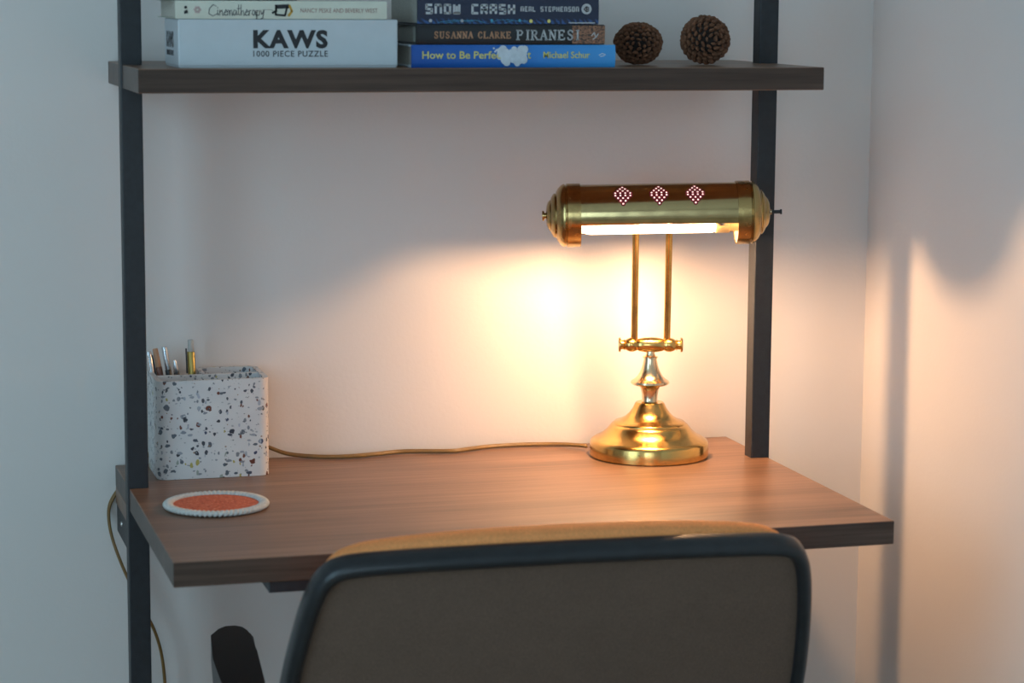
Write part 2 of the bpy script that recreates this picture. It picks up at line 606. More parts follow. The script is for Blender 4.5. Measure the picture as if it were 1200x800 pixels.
win = struct('window_1', bm, 'trim')
for a, b in ((WIN_Y0 + fw, ym - 0.025), (ym + 0.025, WIN_Y1 - fw)):
    obj('pane', nbox(ROOM_X0 - 0.068, ROOM_X0 - 0.062, a, b, WIN_Z0 + fw, WIN_Z1 - fw), 'glass', win)
bm = bmesh.new()
gy0, gy1 = ROOM_Y0 - 0.09, ROOM_Y0 - 0.04
box(bm, FW_X0, FW_X1, gy0, gy1, WIN_Z0, WIN_Z0 + fw)
box(bm, FW_X0, FW_X1, gy0, gy1, WIN_Z1 - fw, WIN_Z1)
box(bm, FW_X0, FW_X0 + fw, gy0, gy1, WIN_Z0 + fw, WIN_Z1 - fw)
box(bm, FW_X1 - fw, FW_X1, gy0, gy1, WIN_Z0 + fw, WIN_Z1 - fw)
added_win = struct('added_window', bm, 'trim')  # unseen frame, added to go with the rear fill light
obj('pane', nbox(FW_X0 + fw, FW_X1 - fw, ROOM_Y0 - 0.068, ROOM_Y0 - 0.062, WIN_Z0 + fw, WIN_Z1 - fw), 'glass', added_win)
struct('baseboard_back', nbox(ROOM_X0, ROOM_X1, -0.012, 0, 0, 0.09, bev=0.002), 'trim')
struct('baseboard_right', nbox(ROOM_X1 - 0.012, ROOM_X1, ROOM_Y0, -0.012, 0, 0.09, bev=0.002), 'trim')

# ------------------------------------------------------------------ ladder desk
HW = 0.40; DZ = 0.75; BT = 0.0265; SZ = 1.2430
PY0, PY1, PW = -0.156, -0.133, 0.0245
desk = thing('ladder_desk', (0, -0.15, 0), 'dark walnut wall desk with one shelf between two black steel posts', 'desk')
W2 = Matrix.Translation((0, 0.15, 0))
def dpart(name, bm, mat, **k):
    bmesh.ops.translate(bm, verts=bm.verts, vec=(0, 0.15, 0))
    return obj(name, bm, mat, desk, **k)
def notched(y_front, y_back, z0, z1):
    g = 0.0006; L = HW
    pts = [(-L, y_front), (L, y_front), (L, PY0 - g), (L - PW + 0.002 - g, PY0 - g), (L - PW + 0.002 - g, PY1 + g), (L, PY1 + g), (L, y_back),
           (-L, y_back), (-L, PY1 + g), (-L + PW - 0.002 + g, PY1 + g), (-L + PW - 0.002 + g, PY0 - g), (-L, PY0 - g)]
    b = prism(bmesh.new(), pts, z0, z1)
    bmesh.ops.bevel(b, geom=[e for e in b.edges], offset=0.0008, segments=1, affect='EDGES')
    return b
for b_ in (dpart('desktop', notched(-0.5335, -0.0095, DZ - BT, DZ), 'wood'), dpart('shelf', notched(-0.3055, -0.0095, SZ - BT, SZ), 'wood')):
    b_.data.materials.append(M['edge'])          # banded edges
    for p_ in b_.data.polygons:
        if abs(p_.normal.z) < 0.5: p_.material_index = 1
for s in (-1, 1):
    xa, xb = (-HW - 0.002, -HW + PW - 0.002) if s < 0 else (HW - PW + 0.002, HW + 0.002)
    dpart('post', nbox(xa, xb, PY0, PY1, 0.0, 2.05, bev=0.0012), 'steel')
dpart('back_rail', nbox(-HW, HW, -0.125, -0.0095, DZ - BT - 0.021, DZ - BT - 0.0004, bev=0.0008), 'wood', label='dark wooden rail under the rear of the desktop')
for s in (-1, 1):
    xa = -HW + 0.001 if s < 0 else HW - 0.021
    br = dpart('bracket', nbox(xa, xa + 0.02, -0.118, -0.0095, DZ - BT - 0.056, DZ - BT - 0.0215, bev=0.001), 'steel')
    sm = lathe(bmesh.new(), [(0, 0), (0.0032, 0), (0.003, 0.0012), (0, 0.002)], 12, Matrix.Rotation(-PI / 2 if s < 0 else PI / 2, 4, 'Y'))
    obj('screw', sm, 'screw', br, loc=(xa if s < 0 else xa + 0.02, 0.15 - 0.062, DZ - BT - 0.036))
dpart('support_channel', nbox(-0.301, 0.17, -0.530, -0.44, DZ - BT - 0.0125, DZ - BT - 0.0003, bev=0.001), 'steel', label='thin black steel channel under the front edge')

# ------------------------------------------------------------------ banker lamp
LX, LY = 0.2590, -0.1064
LA = math.radians(15)
lamp = thing('desk_lamp', (LX, LY, DZ + 0.0003), 'brass banker desk lamp with horizontal tube shade, lit', 'lamp', rot=(0, 0, -LA))
LFWD, TILT = 0.0665, 0.0224          # shade axis in front of the stem, its slight slope up to the right
prof = [(0, 0), (0.0738, 0), (0.0748, 0.001), (0.0748, 0.0165), (0.0735, 0.0195), (0.069, 0.0225), (0.061, 0.0265), (0.054, 0.0325), (0.050, 0.0375),
        (0.0478, 0.0402), (0.0455, 0.0408), (0.0452, 0.0422), (0.0442, 0.0432), (0.0385, 0.0450), (0.031, 0.0490), (0.0255, 0.0545), (0.0215, 0.060), (0.0185, 0.0665), (0.0170, 0.0680), (0.011, 0.0675), (0, 0.067)]
obj('base', lathe(bmesh.new(), prof, 72), 'brass', lamp, smooth='auto')
prof = [(0.0098, 0.0672), (0.0104, 0.069), (0.0095, 0.071), (0.0100, 0.078), (0.0112, 0.084), (0.0135, 0.0885), (0.0155, 0.0898), (0.0225, 0.0905), (0.0246, 0.0925), (0.0238, 0.0948), (0.0195, 0.0975),
        (0.0155, 0.1015), (0.0122, 0.1075), (0.0098, 0.1145), (0.0084, 0.1215), (0.0082, 0.1240), (0.0096, 0.1244), (0.0096, 0.1258), (0.0066, 0.1270), (0.0054, 0.1295), (0.0054, 0.134), (0, 0.134)]
obj('stem', lathe(bmesh.new(), prof, 48), 'nickel', lamp, smooth='auto', label='worn silvery bell-shaped stem')
JZ = 0.1405
prof = [(0, -0.0402), (0.0085, -0.0402), (0.0092, -0.0392), (0.0092, -0.0378), (0.006, -0.037), (0.0058, -0.034), (0.0072, -0.033), (0.0060, -0.0315), (0.0078, -0.0288),
        (0.0088, -0.0255), (0.0088, -0.0215), (0.0078, -0.0185), (0.0068, -0.0165), (0.0080, -0.0145), (0.0092, -0.008), (0.0095, 0)]
prof = prof + [(r, -z) for r, z in prof[-2::-1]]
obj('joint', lathe(bmesh.new(), prof, 32, ROTX), 'brass', lamp, loc=(0, 0, JZ), smooth='auto', label='brass swivel joint with knobs at both ends')
SHZ, R0 = 0.3115, 0.0370             # shade axis above the desk, shade radius
for xb, xt in ((-0.0205, -0.0220), (0.0205, 0.0195)):
    obj('rod', tube(bmesh.new(), [(xb, 0, JZ + 0.006), ((xb + xt) / 2, -0.0125, (JZ + SHZ) / 2), (xt, -LFWD + 0.0415, SHZ - 0.002)], 0.0043, 16), 'brass', lamp, smooth='auto')
def on_axis(x, dz=0.0): return (x, -LFWD, SHZ + x * TILT + dz)
TR = (0, -TILT, 0)
SX0, SX1 = -0.0945, 0.0980           # shade between the caps, about the lamp's x
AF, AB = math.radians(180 + 15), math.radians(-45)   # front edge and rear edge (angle in y-z, 0 = towards the wall)
n = 40
ang = [AB + (AF - AB) * k / n for k in range(n + 1)]
def arc_shell(x0, x1, ro, ri):
    b = bmesh.new()
    rows = []
    for x in (x0, x1):
        rows.append([b.verts.new((x, ro * math.cos(a), ro * math.sin(a))) for a in ang])
        rows.append([b.verts.new((x, ri * math.cos(a), ri * math.sin(a))) for a in ang])
    o0, i0, o1, i1 = rows
    for k in range(n):
        b.faces.new((o0[k], o0[k + 1], o1[k + 1], o1[k]))
        b.faces.new((i0[k], i1[k], i1[k + 1], i0[k + 1]))
        b.faces.new((o0[k], i0[k], i0[k + 1], o0[k + 1]))
        b.faces.new((o1[k], o1[k + 1], i1[k + 1], i1[k]))
    for k in (0, n):
        b.faces.new((o0[k], o1[k], i1[k], i0[k]))
    return b
shade = obj('shade', arc_shell(SX0, SX1, R0, R0 - 0.0010), 'brass_shade', lamp, loc=on_axis(0), rot=TR, smooth='auto')
obj('shade_lining', arc_shell(SX0 + 0.001, SX1 - 0.001, R0 - 0.0012, R0 - 0.0018), 'white_inner', shade, smooth='auto', label='pale lining inside the shade')
capp = [(0.0372, 0.0), (0.0387, 0.0), (0.0387, 0.0160), (0.0370, 0.0172), (0.0370, 0.0182), (0.0384, 0.0190), (0.0380, 0.0208), (0.0362, 0.0236), (0.0330, 0.0266), (0.0290, 0.0290), (0.0272, 0.0292), (0.0266, 0.0304), (0.0272, 0.0312), (0.0256, 0.0330),
        (0.0220, 0.0352), (0.0196, 0.0358), (0.0188, 0.0370), (0.0165, 0.0390), (0.0125, 0.0406), (0.0070, 0.0414), (0, 0.0416)]
inner = [(max(0, r - 0.0014), z - 0.0014) for r, z in capp[2:][::-1]] + [(0.0372, 0.0)]
for s, x in ((-1, SX0 + 0.0015), (1, SX1 - 0.0015)):
    mt = Matrix.Rotation(s * PI / 2, 4, 'Y')
    cp = obj('end_cap', lathe(bmesh.new(), capp + inner, 56, mt), 'brass_old', lamp, loc=on_axis(x), rot=TR, smooth='auto')
    lin = [(max(0, r - 0.0003), z - 0.0003) for r, z in inner[:-1]] + [(0.0366, 0.0008)]
    obj('cap_lining', lathe(bmesh.new(), lin, 56, mt), 'white_inner', cp, smooth='auto', label='pale lining inside the cap')
    if s < 0:
        obj('finial', lathe(bmesh.new(), [(0, 0.0408), (0.0035, 0.0410), (0.0035, 0.0435), (0.0062, 0.0440), (0.0062, 0.0462), (0, 0.0466)], 20, mt), 'brass_old', cp, smooth='auto')
    else:
        obj('collar', lathe(bmesh.new(), [(0, 0.0408), (0.0034, 0.0410), (0.0034, 0.0438), (0, 0.0438)], 20, mt), 'nickel', cp, smooth='auto')
        obj('switch_knob', lathe(bmesh.new(), [(0, 0.0438), (0.0022, 0.0438), (0.0022, 0.0540), (0.0032, 0.0545), (0.0032, 0.0562), (0, 0.0564)], 16, mt), 'black', cp, smooth='auto', label='black rotary switch')
BD = -0.0140
bx0, bx1 = -0.0905, 0.0715
bulb = obj('bulb', lathe(bmesh.new(), [(0, bx0), (0.005, bx0 + 0.0006), (0.0088, bx0 + 0.004), (0.010, bx0 + 0.010), (0.010, bx1 - 0.004), (0.0085, bx1), (0, bx1)], 24, ROTX), 'bulb', lamp, loc=on_axis(0, BD), rot=TR, smooth='auto', label='glowing tubular bulb')
obj('filament', lathe(bmesh.new(), [(0, -0.020), (0.0045, -0.0185), (0.0075, -0.012), (0.0088, 0), (0.0075, 0.012), (0.0045, 0.0185), (0, 0.020)], 16, ROTX), 'filament', bulb, smooth='auto', label='white-hot filament')
obj('socket', lathe(bmesh.new(), [(0, 0.0720), (0.0098, 0.0720), (0.0106, 0.0733), (0.0106, 0.0885), (0.0085, 0.0895), (0.0085, 0.106), (0, 0.106)], 24, ROTX), 'brass_socket', lamp, loc=on_axis(0, BD), rot=TR, smooth='auto')
scw = lathe(bmesh.new(), [(0, 0), (0.0052, 0), (0.0052, 0.0014), (0.003, 0.0028), (0, 0.003)], 16, Matrix.Rotation(PI / 2, 4, 'X'))
obj('socket_screw', scw, 'screw', lamp, loc=(0.0780, -LFWD - 0.0102, SHZ + BD + 0.0065), smooth='auto')
# three diamonds of pierced holes, each a self-glowing disc in place of lamp light
rows = [(1, 0.0), (2, 0.0), (3, 0.0), (4, 0.0), (4, 0.0), (3, 0.0), (2, 0.0), (1, 0.0)]
rim_b = None
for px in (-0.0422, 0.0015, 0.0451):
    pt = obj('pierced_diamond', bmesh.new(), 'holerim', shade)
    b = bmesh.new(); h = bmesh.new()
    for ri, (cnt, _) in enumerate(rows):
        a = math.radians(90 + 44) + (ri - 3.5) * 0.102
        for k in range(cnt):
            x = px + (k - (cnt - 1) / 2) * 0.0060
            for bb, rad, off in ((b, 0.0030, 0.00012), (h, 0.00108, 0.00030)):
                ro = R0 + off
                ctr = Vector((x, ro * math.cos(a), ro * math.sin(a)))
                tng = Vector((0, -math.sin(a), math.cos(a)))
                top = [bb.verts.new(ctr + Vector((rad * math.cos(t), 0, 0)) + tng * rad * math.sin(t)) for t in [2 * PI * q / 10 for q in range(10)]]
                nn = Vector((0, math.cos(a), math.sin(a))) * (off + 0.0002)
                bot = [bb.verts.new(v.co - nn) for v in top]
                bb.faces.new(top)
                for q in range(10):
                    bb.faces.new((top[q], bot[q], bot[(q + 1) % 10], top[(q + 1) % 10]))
    bmesh.ops.recalc_face_normals(b, faces=b.faces)
    b.to_mesh(pt.data); b.free()
    obj('glowing_discs', h, 'hole', shade, label='glowing discs standing for lit pinholes in a diamond')['kind'] = 'stuff'
# power cord of the lamp, twin strand, in lamp space
cord_w = [(0.190, -0.062, 0.7565), (0.165, -0.026, 0.7530), (0.118, -0.016, 0.7528), (0.075, -0.018, 0.7528), (0.045, -0.028, 0.7528), (0.020, -0.036, 0.7528), (-0.020, -0.027, 0.7528), (-0.045, -0.024, 0.7528),
          (-0.080, -0.033, 0.7528), (-0.115, -0.039, 0.7528), (-0.150, -0.032, 0.7528), (-0.185, -0.018, 0.7550), (-0.208, -0.009, 0.7625), (-0.232, -0.0050, 0.7725), (-0.300, -0.0046, 0.780), (-0.345, -0.0046, 0.769), (-0.375, -0.0046, 0.744),
          (-0.396, -0.0046, 0.718), (-0.4070, -0.0060, 0.700), (-0.4095, -0.014, 0.682), (-0.406, -0.026, 0.658), (-0.393, -0.034, 0.620), (-0.374, -0.040, 0.578), (-0.357, -0.040, 0.540), (-0.348, -0.036, 0.495), (-0.345, -0.030, 0.42), (-0.345, -0.022, 0.30)]
path = catmull(cord_w, 6)
def lw(x, y, z):      # world to lamp space
    x, y = x - LX, y - LY
    return (x * math.cos(LA) - y * math.sin(LA), x * math.sin(LA) + y * math.cos(LA), z - DZ)
b = bmesh.new()
for sgn in (-1, 1):
    tube(b, [lw(p.x, p.y + sgn * 0.0019, p.z + sgn * 0.0004) for p in path], 0.00195, 8)
obj('power_cord', b, 'cord', lamp, smooth=True, label='twin strand gold lamp cord')
b = nbox(-0.017, 0.017, -0.044, 0.0, -0.019, 0.019, bev=0.003)
obj('plug', b, 'black', lamp, loc=lw(-0.345, -0.001, 0.281), rot=(0, 0, LA))

# ------------------------------------------------------------------ pen holder, pens
HX0, HX1, HY0, HY1, HH = -0.3615, -0.2262, -0.1175, -0.0170, 0.1185
holder = thing('pen_holder', ((HX0 + HX1) / 2, (HY0 + HY1) / 2, DZ + 0.0003), 'white terrazzo pen holder with dark chips and four compartments', 'pen holder')
hx, hy = (HX1 - HX0) / 2, (HY1 - HY0) / 2
def rrect(ax, ay, r, seg=5):
    out = []
    for cx, cy, a0 in ((ax - r, ay - r, 0), (-ax + r, ay - r, 90), (-ax + r, -ay + r, 180), (ax - r, -ay + r, 270)):
        for k in range(seg + 1):
            a = math.radians(a0 + 90 * k / seg)
            out.append((cx + r * math.cos(a), cy + r * math.sin(a)))
    return out
wt = 0.0062
MX = -0.004            # divider position
LOW = 0.066            # lower rear-left wall
out_l, in_l = rrect(hx, hy, 0.013), rrect(hx - wt, hy - wt, 0.008)
# add the step of the rear wall: two extra points on the rear edge and two on the left edge
def with_step(loop, yy, xx):
    res = []
    for i, p in enumerate(loop):
        res.append((p[0], p[1]))
        if i == 5:
            res += [(MX + 0.0005, yy), (MX - 0.0005, yy)]
        if i == 11:
            res += [(xx, 0.0005), (xx, -0.0005)]
    return res
oL, iL = with_step(out_l, hy, -hx), with_step(in_l, hy - wt, -hx + wt)
def top_of(i):
    return LOW if 7 <= i <= 12 else HH
b = bmesh.new()
n_ = len(oL)
vo0 = [b.verts.new((*p, 0)) for p in oL]; vo1 = [b.verts.new((*p, top_of(i))) for i, p in enumerate(oL)]
vi1 = [b.verts.new((*p, top_of(i))) for i, p in enumerate(iL)]; vi0 = [b.verts.new((*p, 0.007)) for p in iL]
for i in range(n_):
    j = (i + 1) % n_
    b.faces.new((vo0[i], vo0[j], vo1[j], vo1[i]))
    b.faces.new((vo1[i], vo1[j], vi1[j], vi1[i]))
    b.faces.new((vi1[i], vi1[j], vi0[j], vi0[i]))
b.faces.new(vo0[::-1]); b.faces.new(vi0)
hb = obj('body', b, 'terrazzo', holder, smooth='auto')
obj('divider', nbox(-hx + wt - 0.001, hx - wt + 0.001, -0.003, 0.003, 0.006, HH - 0.0005, bev=0.0008), 'terrazzo', holder)
obj('divider', nbox(MX - 0.003, MX + 0.003, 0.0032, hy - wt + 0.001, 0.006, HH - 0.0005, bev=0.0008), 'terrazzo', holder)
obj('divider', nbox(MX + 0.012, MX + 0.018, -hy + wt - 0.001, -0.0032, 0.006, HH - 0.0150, bev=0.0008), 'terrazzo', holder)

def pen(label, foot, tip, r, segs, clip=None):
    foot, tip = Vector(foot), Vector(tip)
    d = tip - foot
    L = d.length
    rot = d.to_track_quat('Z', 'X').to_euler()
    t = thing('pen', foot, label, 'pen', 'pens in the terrazzo holder', rot)
    for name, a, bb, ra, rb, mat in segs:
        pr = [(0, a * L), (r * ra * 0.92, a * L), (r * ra, a * L + 0.0008), (r * rb, bb * L - 0.0008), (r * rb * 0.9, bb * L), (0, bb * L)]
        obj(name, lathe(bmesh.new(), pr, 14), mat, t, smooth='auto')
    if clip:
        z0, z1, mat, a = clip
        c_ = nbox(-0.0011, 0.0011, -0.0008, 0.0008, 0, (z1 - z0) * L, bev=0.0004)
        obj('clip', c_, mat, t, loc=((r + 0.0012) * math.cos(a), (r + 0.0012) * math.sin(a), z0 * L), rot=(0, 0, a + PI / 2))
    return t
zf = DZ + 0.0085
pen('silver pen leaning out of the holder behind the post', (-0.3430, -0.048, zf), (-0.3610, -0.040, 0.8940), 0.0036,
    [('barrel', 0, 0.6, 0.9, 1, 'pen_silver'), ('cap', 0.6, 1, 1.08, 0.9, 'pen_silver')], (0.66, 0.97, 'pen_silver', 4.4))
pen('brown pen with tan top leaning left in the holder', (-0.3290, -0.0440, zf), (-0.3525, -0.037, 0.8970), 0.0040,
    [('barrel', 0, 0.84, 0.9, 1, 'pen_brown'), ('cap', 0.84, 1, 0.95, 0.8, 'copper')], (0.72, 0.95, 'pen_dark', 3.6))
pen('silver capped dark pen between the brown and black pens', (-0.3200, -0.0350, zf), (-0.3405, -0.0290, 0.8975), 0.0040,
    [('barrel', 0, 0.80, 0.9, 1, 'pen_dark'), ('cap', 0.80, 1, 1.0, 0.85, 'pen_silver')], (0.80, 0.97, 'pen_silver', 5.0))
pen('short black pen lowest of the leaning pens in the holder', (-0.3120, -0.0470, zf), (-0.3300, -0.0430, 0.8830), 0.0036,
    [('barrel', 0, 0.88, 0.9, 1, 'pen_dark'), ('cap', 0.88, 1, 1.0, 0.5, 'pen_silver')])
pen('upright gold pen with pale clear top in the holder', (-0.3040, -0.0300, zf), (-0.3080, -0.0270, 0.9050), 0.0048,
    [('barrel', 0, 0.90, 1, 1, 'pen_gold'), ('cap', 0.90, 1.0, 0.75, 0.7, 'pen_clear')], (0.72, 0.93, 'pen_dark', 3.9))

# ------------------------------------------------------------------ coaster
coaster = thing('coaster', (-0.3170, -0.2790, DZ), 'round orange felt coaster with white braided rim on the desk', 'coaster')
obj('felt_disc', lathe(bmesh.new(), [(0, 0.0004), (0.0495, 0.0004), (0.0500, 0.0040), (0.030, 0.0052), (0, 0.0056)], 64), 'felt', coaster, smooth='auto')
b = bmesh.new()
NR, NS = 260, 12
ringv = []
for i in range(NR):
    a = 2 * PI * i / NR
    w = abs(math.sin(a * 32))
    rr = 0.0032 + 0.0022 * w
    row = []
    for k in range(NS):
        t = 2 * PI * k / NS
        aa = a + 0.035 * math.sin(t)
        rad = 0.0540 + rr * 1.15 * math.cos(t)
        row.append(b.verts.new((rad * math.cos(aa), rad * math.sin(aa), 0.0040 + min(rr, 0.0052) * 0.72 * math.sin(t))))
    ringv.append(row)
for i in range(NR):
    A, B = ringv[i], ringv[(i + 1) % NR]
    for k in range(NS):
        b.faces.new((A[k], A[(k + 1) % NS], B[(k + 1) % NS], B[k]))
obj('braided_rim', b, 'yarn', coaster, smooth=True)

# ------------------------------------------------------------------ shelf: box, books, pine cones
SB = SZ
# puzzle box
PB = dict(x0=-0.3535, x1=-0.1075, y=-0.285, d=0.110, h=0.0535)
pbx = thing('puzzle_box', ((PB['x0'] + PB['x1']) / 2, PB['y'] + PB['d'] / 2, SB), 'white jigsaw puzzle box with black lettering, lying on the shelf', 'puzzle box')
w_, d_, h_ = (PB['x1'] - PB['x0']) / 2, PB['d'] / 2, PB['h']
obj('tray', nbox(-w_ + 0.0012, w_ - 0.0012, -d_ + 0.0012, d_ - 0.0012, 0.0002, 0.012, bev=0.0006), 'box_white', pbx)
obj('lid', nbox(-w_, w_, -d_, d_, 0.0018, h_, bev=0.0016), 'box_white', pbx)
sx = (2 * w_) / 256.0           # metres for one photo pixel on the front face
def fx(px): return -w_ + (px - 208) * sx
def fz(py): return h_ * (76 - py) / 56.0
lettering(pbx, 'KAWS', fx(294), fx(381), fz(53.5), fz(32), -d_, 'ink', bold=0.045, space=1.14)
lettering(pbx, '1000 PIECE PUZZLE', fx(294), fx(381), fz(63), fz(56), -d_, 'ink', bold=0.012, space=1.12)
# the same words on the left end
for txt, v0, v1, bo in (('KAWS', 0.40, 0.74, 0.03), ('1000 PIECE PUZZLE', 0.24, 0.35, 0.02)):
    tx = lettering(pbx, txt, -0.028, 0.028, h_ * v0, h_ * v1, 0, 'ink', bold=bo)
    tx.rotation_euler = (0, 0, -PI / 2)
    tx.location = (-w_, 0.010, 0)

def book(name, label, x0, x1, y, depth, z0, th, cover, spine, pages, rnd=0.0015, hard=0.0022):
    """lies flat; spine towards -y; local origin at the bottom middle of the spine"""
    t = thing(name, ((x0 + x1) / 2, y, z0), label, 'book', 'books lying on the shelf')
    w = (x1 - x0) / 2
    b = bmesh.new()
    box(b, -w, w, 0.002, depth, 0.0002, hard, bev=0.0006)
    box(b, -w, w, 0.002, depth, th - hard, th - 0.0002, bev=0.0006)
    obj('cover', b, cover, t)
    obj('pages', nbox(-w + 0.0035, w - 0.0035, 0.004, depth - 0.004, hard, th - hard), pages, t)
    # rounded spine: section in y-z, pushed along x
    b = bmesh.new()
    sec = []
    m = 10
    for k in range(m + 1):
        v = -1 + 2 * k / m
        sec.append((-rnd * (1 - abs(v) ** 2.6), (v + 1) / 2 * (th - 0.0004) + 0.0002))
    a = [b.verts.new((-w, yy, zz)) for yy, zz in sec] + [b.verts.new((-w, 0.0028, sec[-1][1])), b.verts.new((-w, 0.0028, sec[0][1]))]
    c = [b.verts.new((w, v.co.y, v.co.z)) for v in a]
    b.faces.new(a); b.faces.new(c[::-1])
    for k in range(len(a)):
        k2 = (k + 1) % len(a)
        b.faces.new((a[k], c[k], c[k2], a[k2]))
    s = obj('spine', b, spine, t, smooth='auto')
    return t, w, -rnd
YB = -0.288
# cream paperback on the puzzle box
z1 = SB + PB['h']
t, w, yf = book('book', 'cream book with handwritten title, lying on the white puzzle box', -0.3560, -0.1200, YB + 0.004, 0.150, z1 + 0.0002, 0.0200, 'cream', 'cream', 'paper', 0.0010, 0.0012)
k = (2 * w) / 246.0
gx = lambda p: -w + (p - 205) * k
gz = lambda p: (19 - p) * 0.00100
# handwritten title
hand = {
    'C': [[(0.9, 0.85), (0.55, 1.0), (0.15, 0.6), (0.1, 0.15), (0.5, -0.05), (1.0, 0.15)]],
    'i': [[(0.4, 0.5), (0.45, 0.05), (0.8, 0.1)], [(0.42, 0.68), (0.44, 0.74)]],
    'n': [[(0.1, 0.0), (0.15, 0.5), (0.2, 0.3), (0.55, 0.5), (0.7, 0.0), (1.0, 0.1)]],
    'e': [[(0.1, 0.25), (0.8, 0.35), (0.5, 0.55), (0.1, 0.2), (0.45, 0.0), (1.0, 0.12)]],
    'm': [[(0.0, 0.0), (0.08, 0.5), (0.3, 0.45), (0.38, 0.0), (0.45, 0.45), (0.7, 0.48), (0.8, 0.0), (1.0, 0.1)]],
    'a': [[(0.8, 0.45), (0.3, 0.5), (0.1, 0.15), (0.45, 0.0), (0.8, 0.45), (0.85, 0.05), (1.05, 0.1)]],
    't': [[(0.5, 1.0), (0.42, 0.1), (0.8, 0.05)], [(0.1, 0.62), (0.95, 0.66)]],
    'h': [[(0.2, 1.0), (0.15, 0.0), (0.3, 0.4), (0.65, 0.45), (0.75, 0.0), (1.0, 0.08)]],
    'r': [[(0.2, 0.5), (0.22, 0.0), (0.3, 0.4), (0.85, 0.5)]],
    'p': [[(0.2, 0.5), (0.15, -0.3), (0.25, 0.45), (0.75, 0.45), (0.7, 0.05), (0.2, 0.02)]],
    'y': [[(0.1, 0.5), (0.3, 0.1), (0.75, 0.5), (0.5, -0.22), (0.1, -0.32)]],
}
b = bmesh.new()
x = 242.0
for ch, adv in zip('Cinematherapy', [11, 4, 6, 5, 7, 5.5, 4.5, 6, 5, 4.5, 5.5, 6, 6]):
    strokes(b, hand[ch], gx(x), gz(15.2), adv * k * 0.98, 0.0118, 0.00075, yf)
    x += adv * 0.86
strokes(b, [[(0, 0), (0.6, 0.1), (1, -0.2)]], gx(305), gz(9), 13 * k, 0.003, 0.0004, yf)
obj('title_lettering', b, 'grey_ink', t)
lettering(t, 'NANCY PESKE AND BEVERLY WEST', gx(349), gx(440), gz(11.8), gz(7.0), yf, 'plum', shear=0.0)
b = bmesh.new()
strokes(b, [[(0, 0.15, 1), (0.06, 1.0, 1)], [(0.03, 0.95, 2.1), (0.8, 1.0, 2.1)], [(0.75, 0.95, 1), (0.62, 0.1, 1)], [(0.0, 0.12, 1), (0.62, 0.05, 1)], [(-0.2, 0.3, 1), (0.08, 0.55, 1)]], gx(320), gz(15.5), 18 * k, 0.0105, 0.0022, yf)
obj('camera_drawing', b, 'ink', t, label='small black drawing on the spine')
b = bmesh.new()
strokes(b, [[(0.8, 0.1), (1.0, 0.5), (0.85, 1.0)]], gx(320), gz(16.5), 19 * k, 0.0125, 0.0026, yf)
obj('ochre_shade', b, 'ochre', t)
b = bmesh.new()
disc_xz(b, gx(216.7), gz(6.5), 0.0017, yf, 10); strokes(b, [[(0, 0), (1, 0.1)], [(0.1, 0.2), (0.9, 0.4)]], gx(215.4), gz(12.5), 3.2 * k, 0.006, 0.0022, yf)
obj('publisher_mark', b, 'ink', t)
b = bmesh.new()
for q in range(6):
    a = q * PI / 3
    disc_xz(b, gx(230) + 0.0026 * math.cos(a), gz(9) + 0.0026 * math.sin(a), 0.0017, yf, 8)
obj('flower_mark', b, 'pinkmark', t)
# dark book above it, set back and to the left
book('book', 'dark navy book on top of the cream book, mostly out of view', -0.3725, -0.215, YB + 0.040, 0.110, z1 + 0.0204, 0.026, 'navy', 'navy', 'paper', 0.0012)

# blue hardcover
X0, X1, TB = -0.0925, 0.1475, 0.0258
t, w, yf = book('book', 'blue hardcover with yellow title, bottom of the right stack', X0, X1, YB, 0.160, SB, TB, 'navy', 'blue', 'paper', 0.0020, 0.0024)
t.children[0].data.materials.clear(); t.children[0].data.materials.append(M['cloud'])
k = (2 * w) / 242.0
hx_ = lambda p: -w + (p - 478) * k
hz = lambda p: (75 - p) * TB / 27.0
yt = yf - 0.0001
lettering(t, 'How to Be Perfec', hx_(490), hx_(582), hz(64.5), hz(55.5), yt, 'yellow_ink', bold=0.015)
lettering(t, 't', hx_(614), hx_(618), hz(64.5), hz(56.5), yt, 'yellow_ink', bold=0.015)
lettering(t, 'Michael Schur', hx_(633), hx_(689), hz(64), hz(56), yt, 'yellow_ink', bold=0.012)
rng = random.Random(5)
b = bmesh.new()
for q in range(34):
    cx_ = hx_(rng.uniform(581, 611)); cz_ = hz(rng.uniform(53, 70))
    if cz_ < hz(62) and cx_ < hx_(586): continue
    disc_xz(b, cx_, min(cz_, TB - 0.0052), rng.uniform(0.0032, 0.0050), yt + 0.0002 - 0.00002 * q, 9)
for q in range(8):
    disc_xz(b, hx_(574 + q * 1.6), hz(53 + rng.uniform(-1, 3)), 0.0012, yt, 8)
obj('cloud_print', b, 'cloud', t, label='white cloud printed over the title')
b = bmesh.new()
strokes(b, [[(0, 0.3), (0.5, 0.7), (1, 0.4)], [(0.2, 0), (0.8, 0.2)]], hx_(700), hz(62), 8 * k, 0.005, 0.0009, yt)
obj('publisher_mark', b, 'cloud', t)

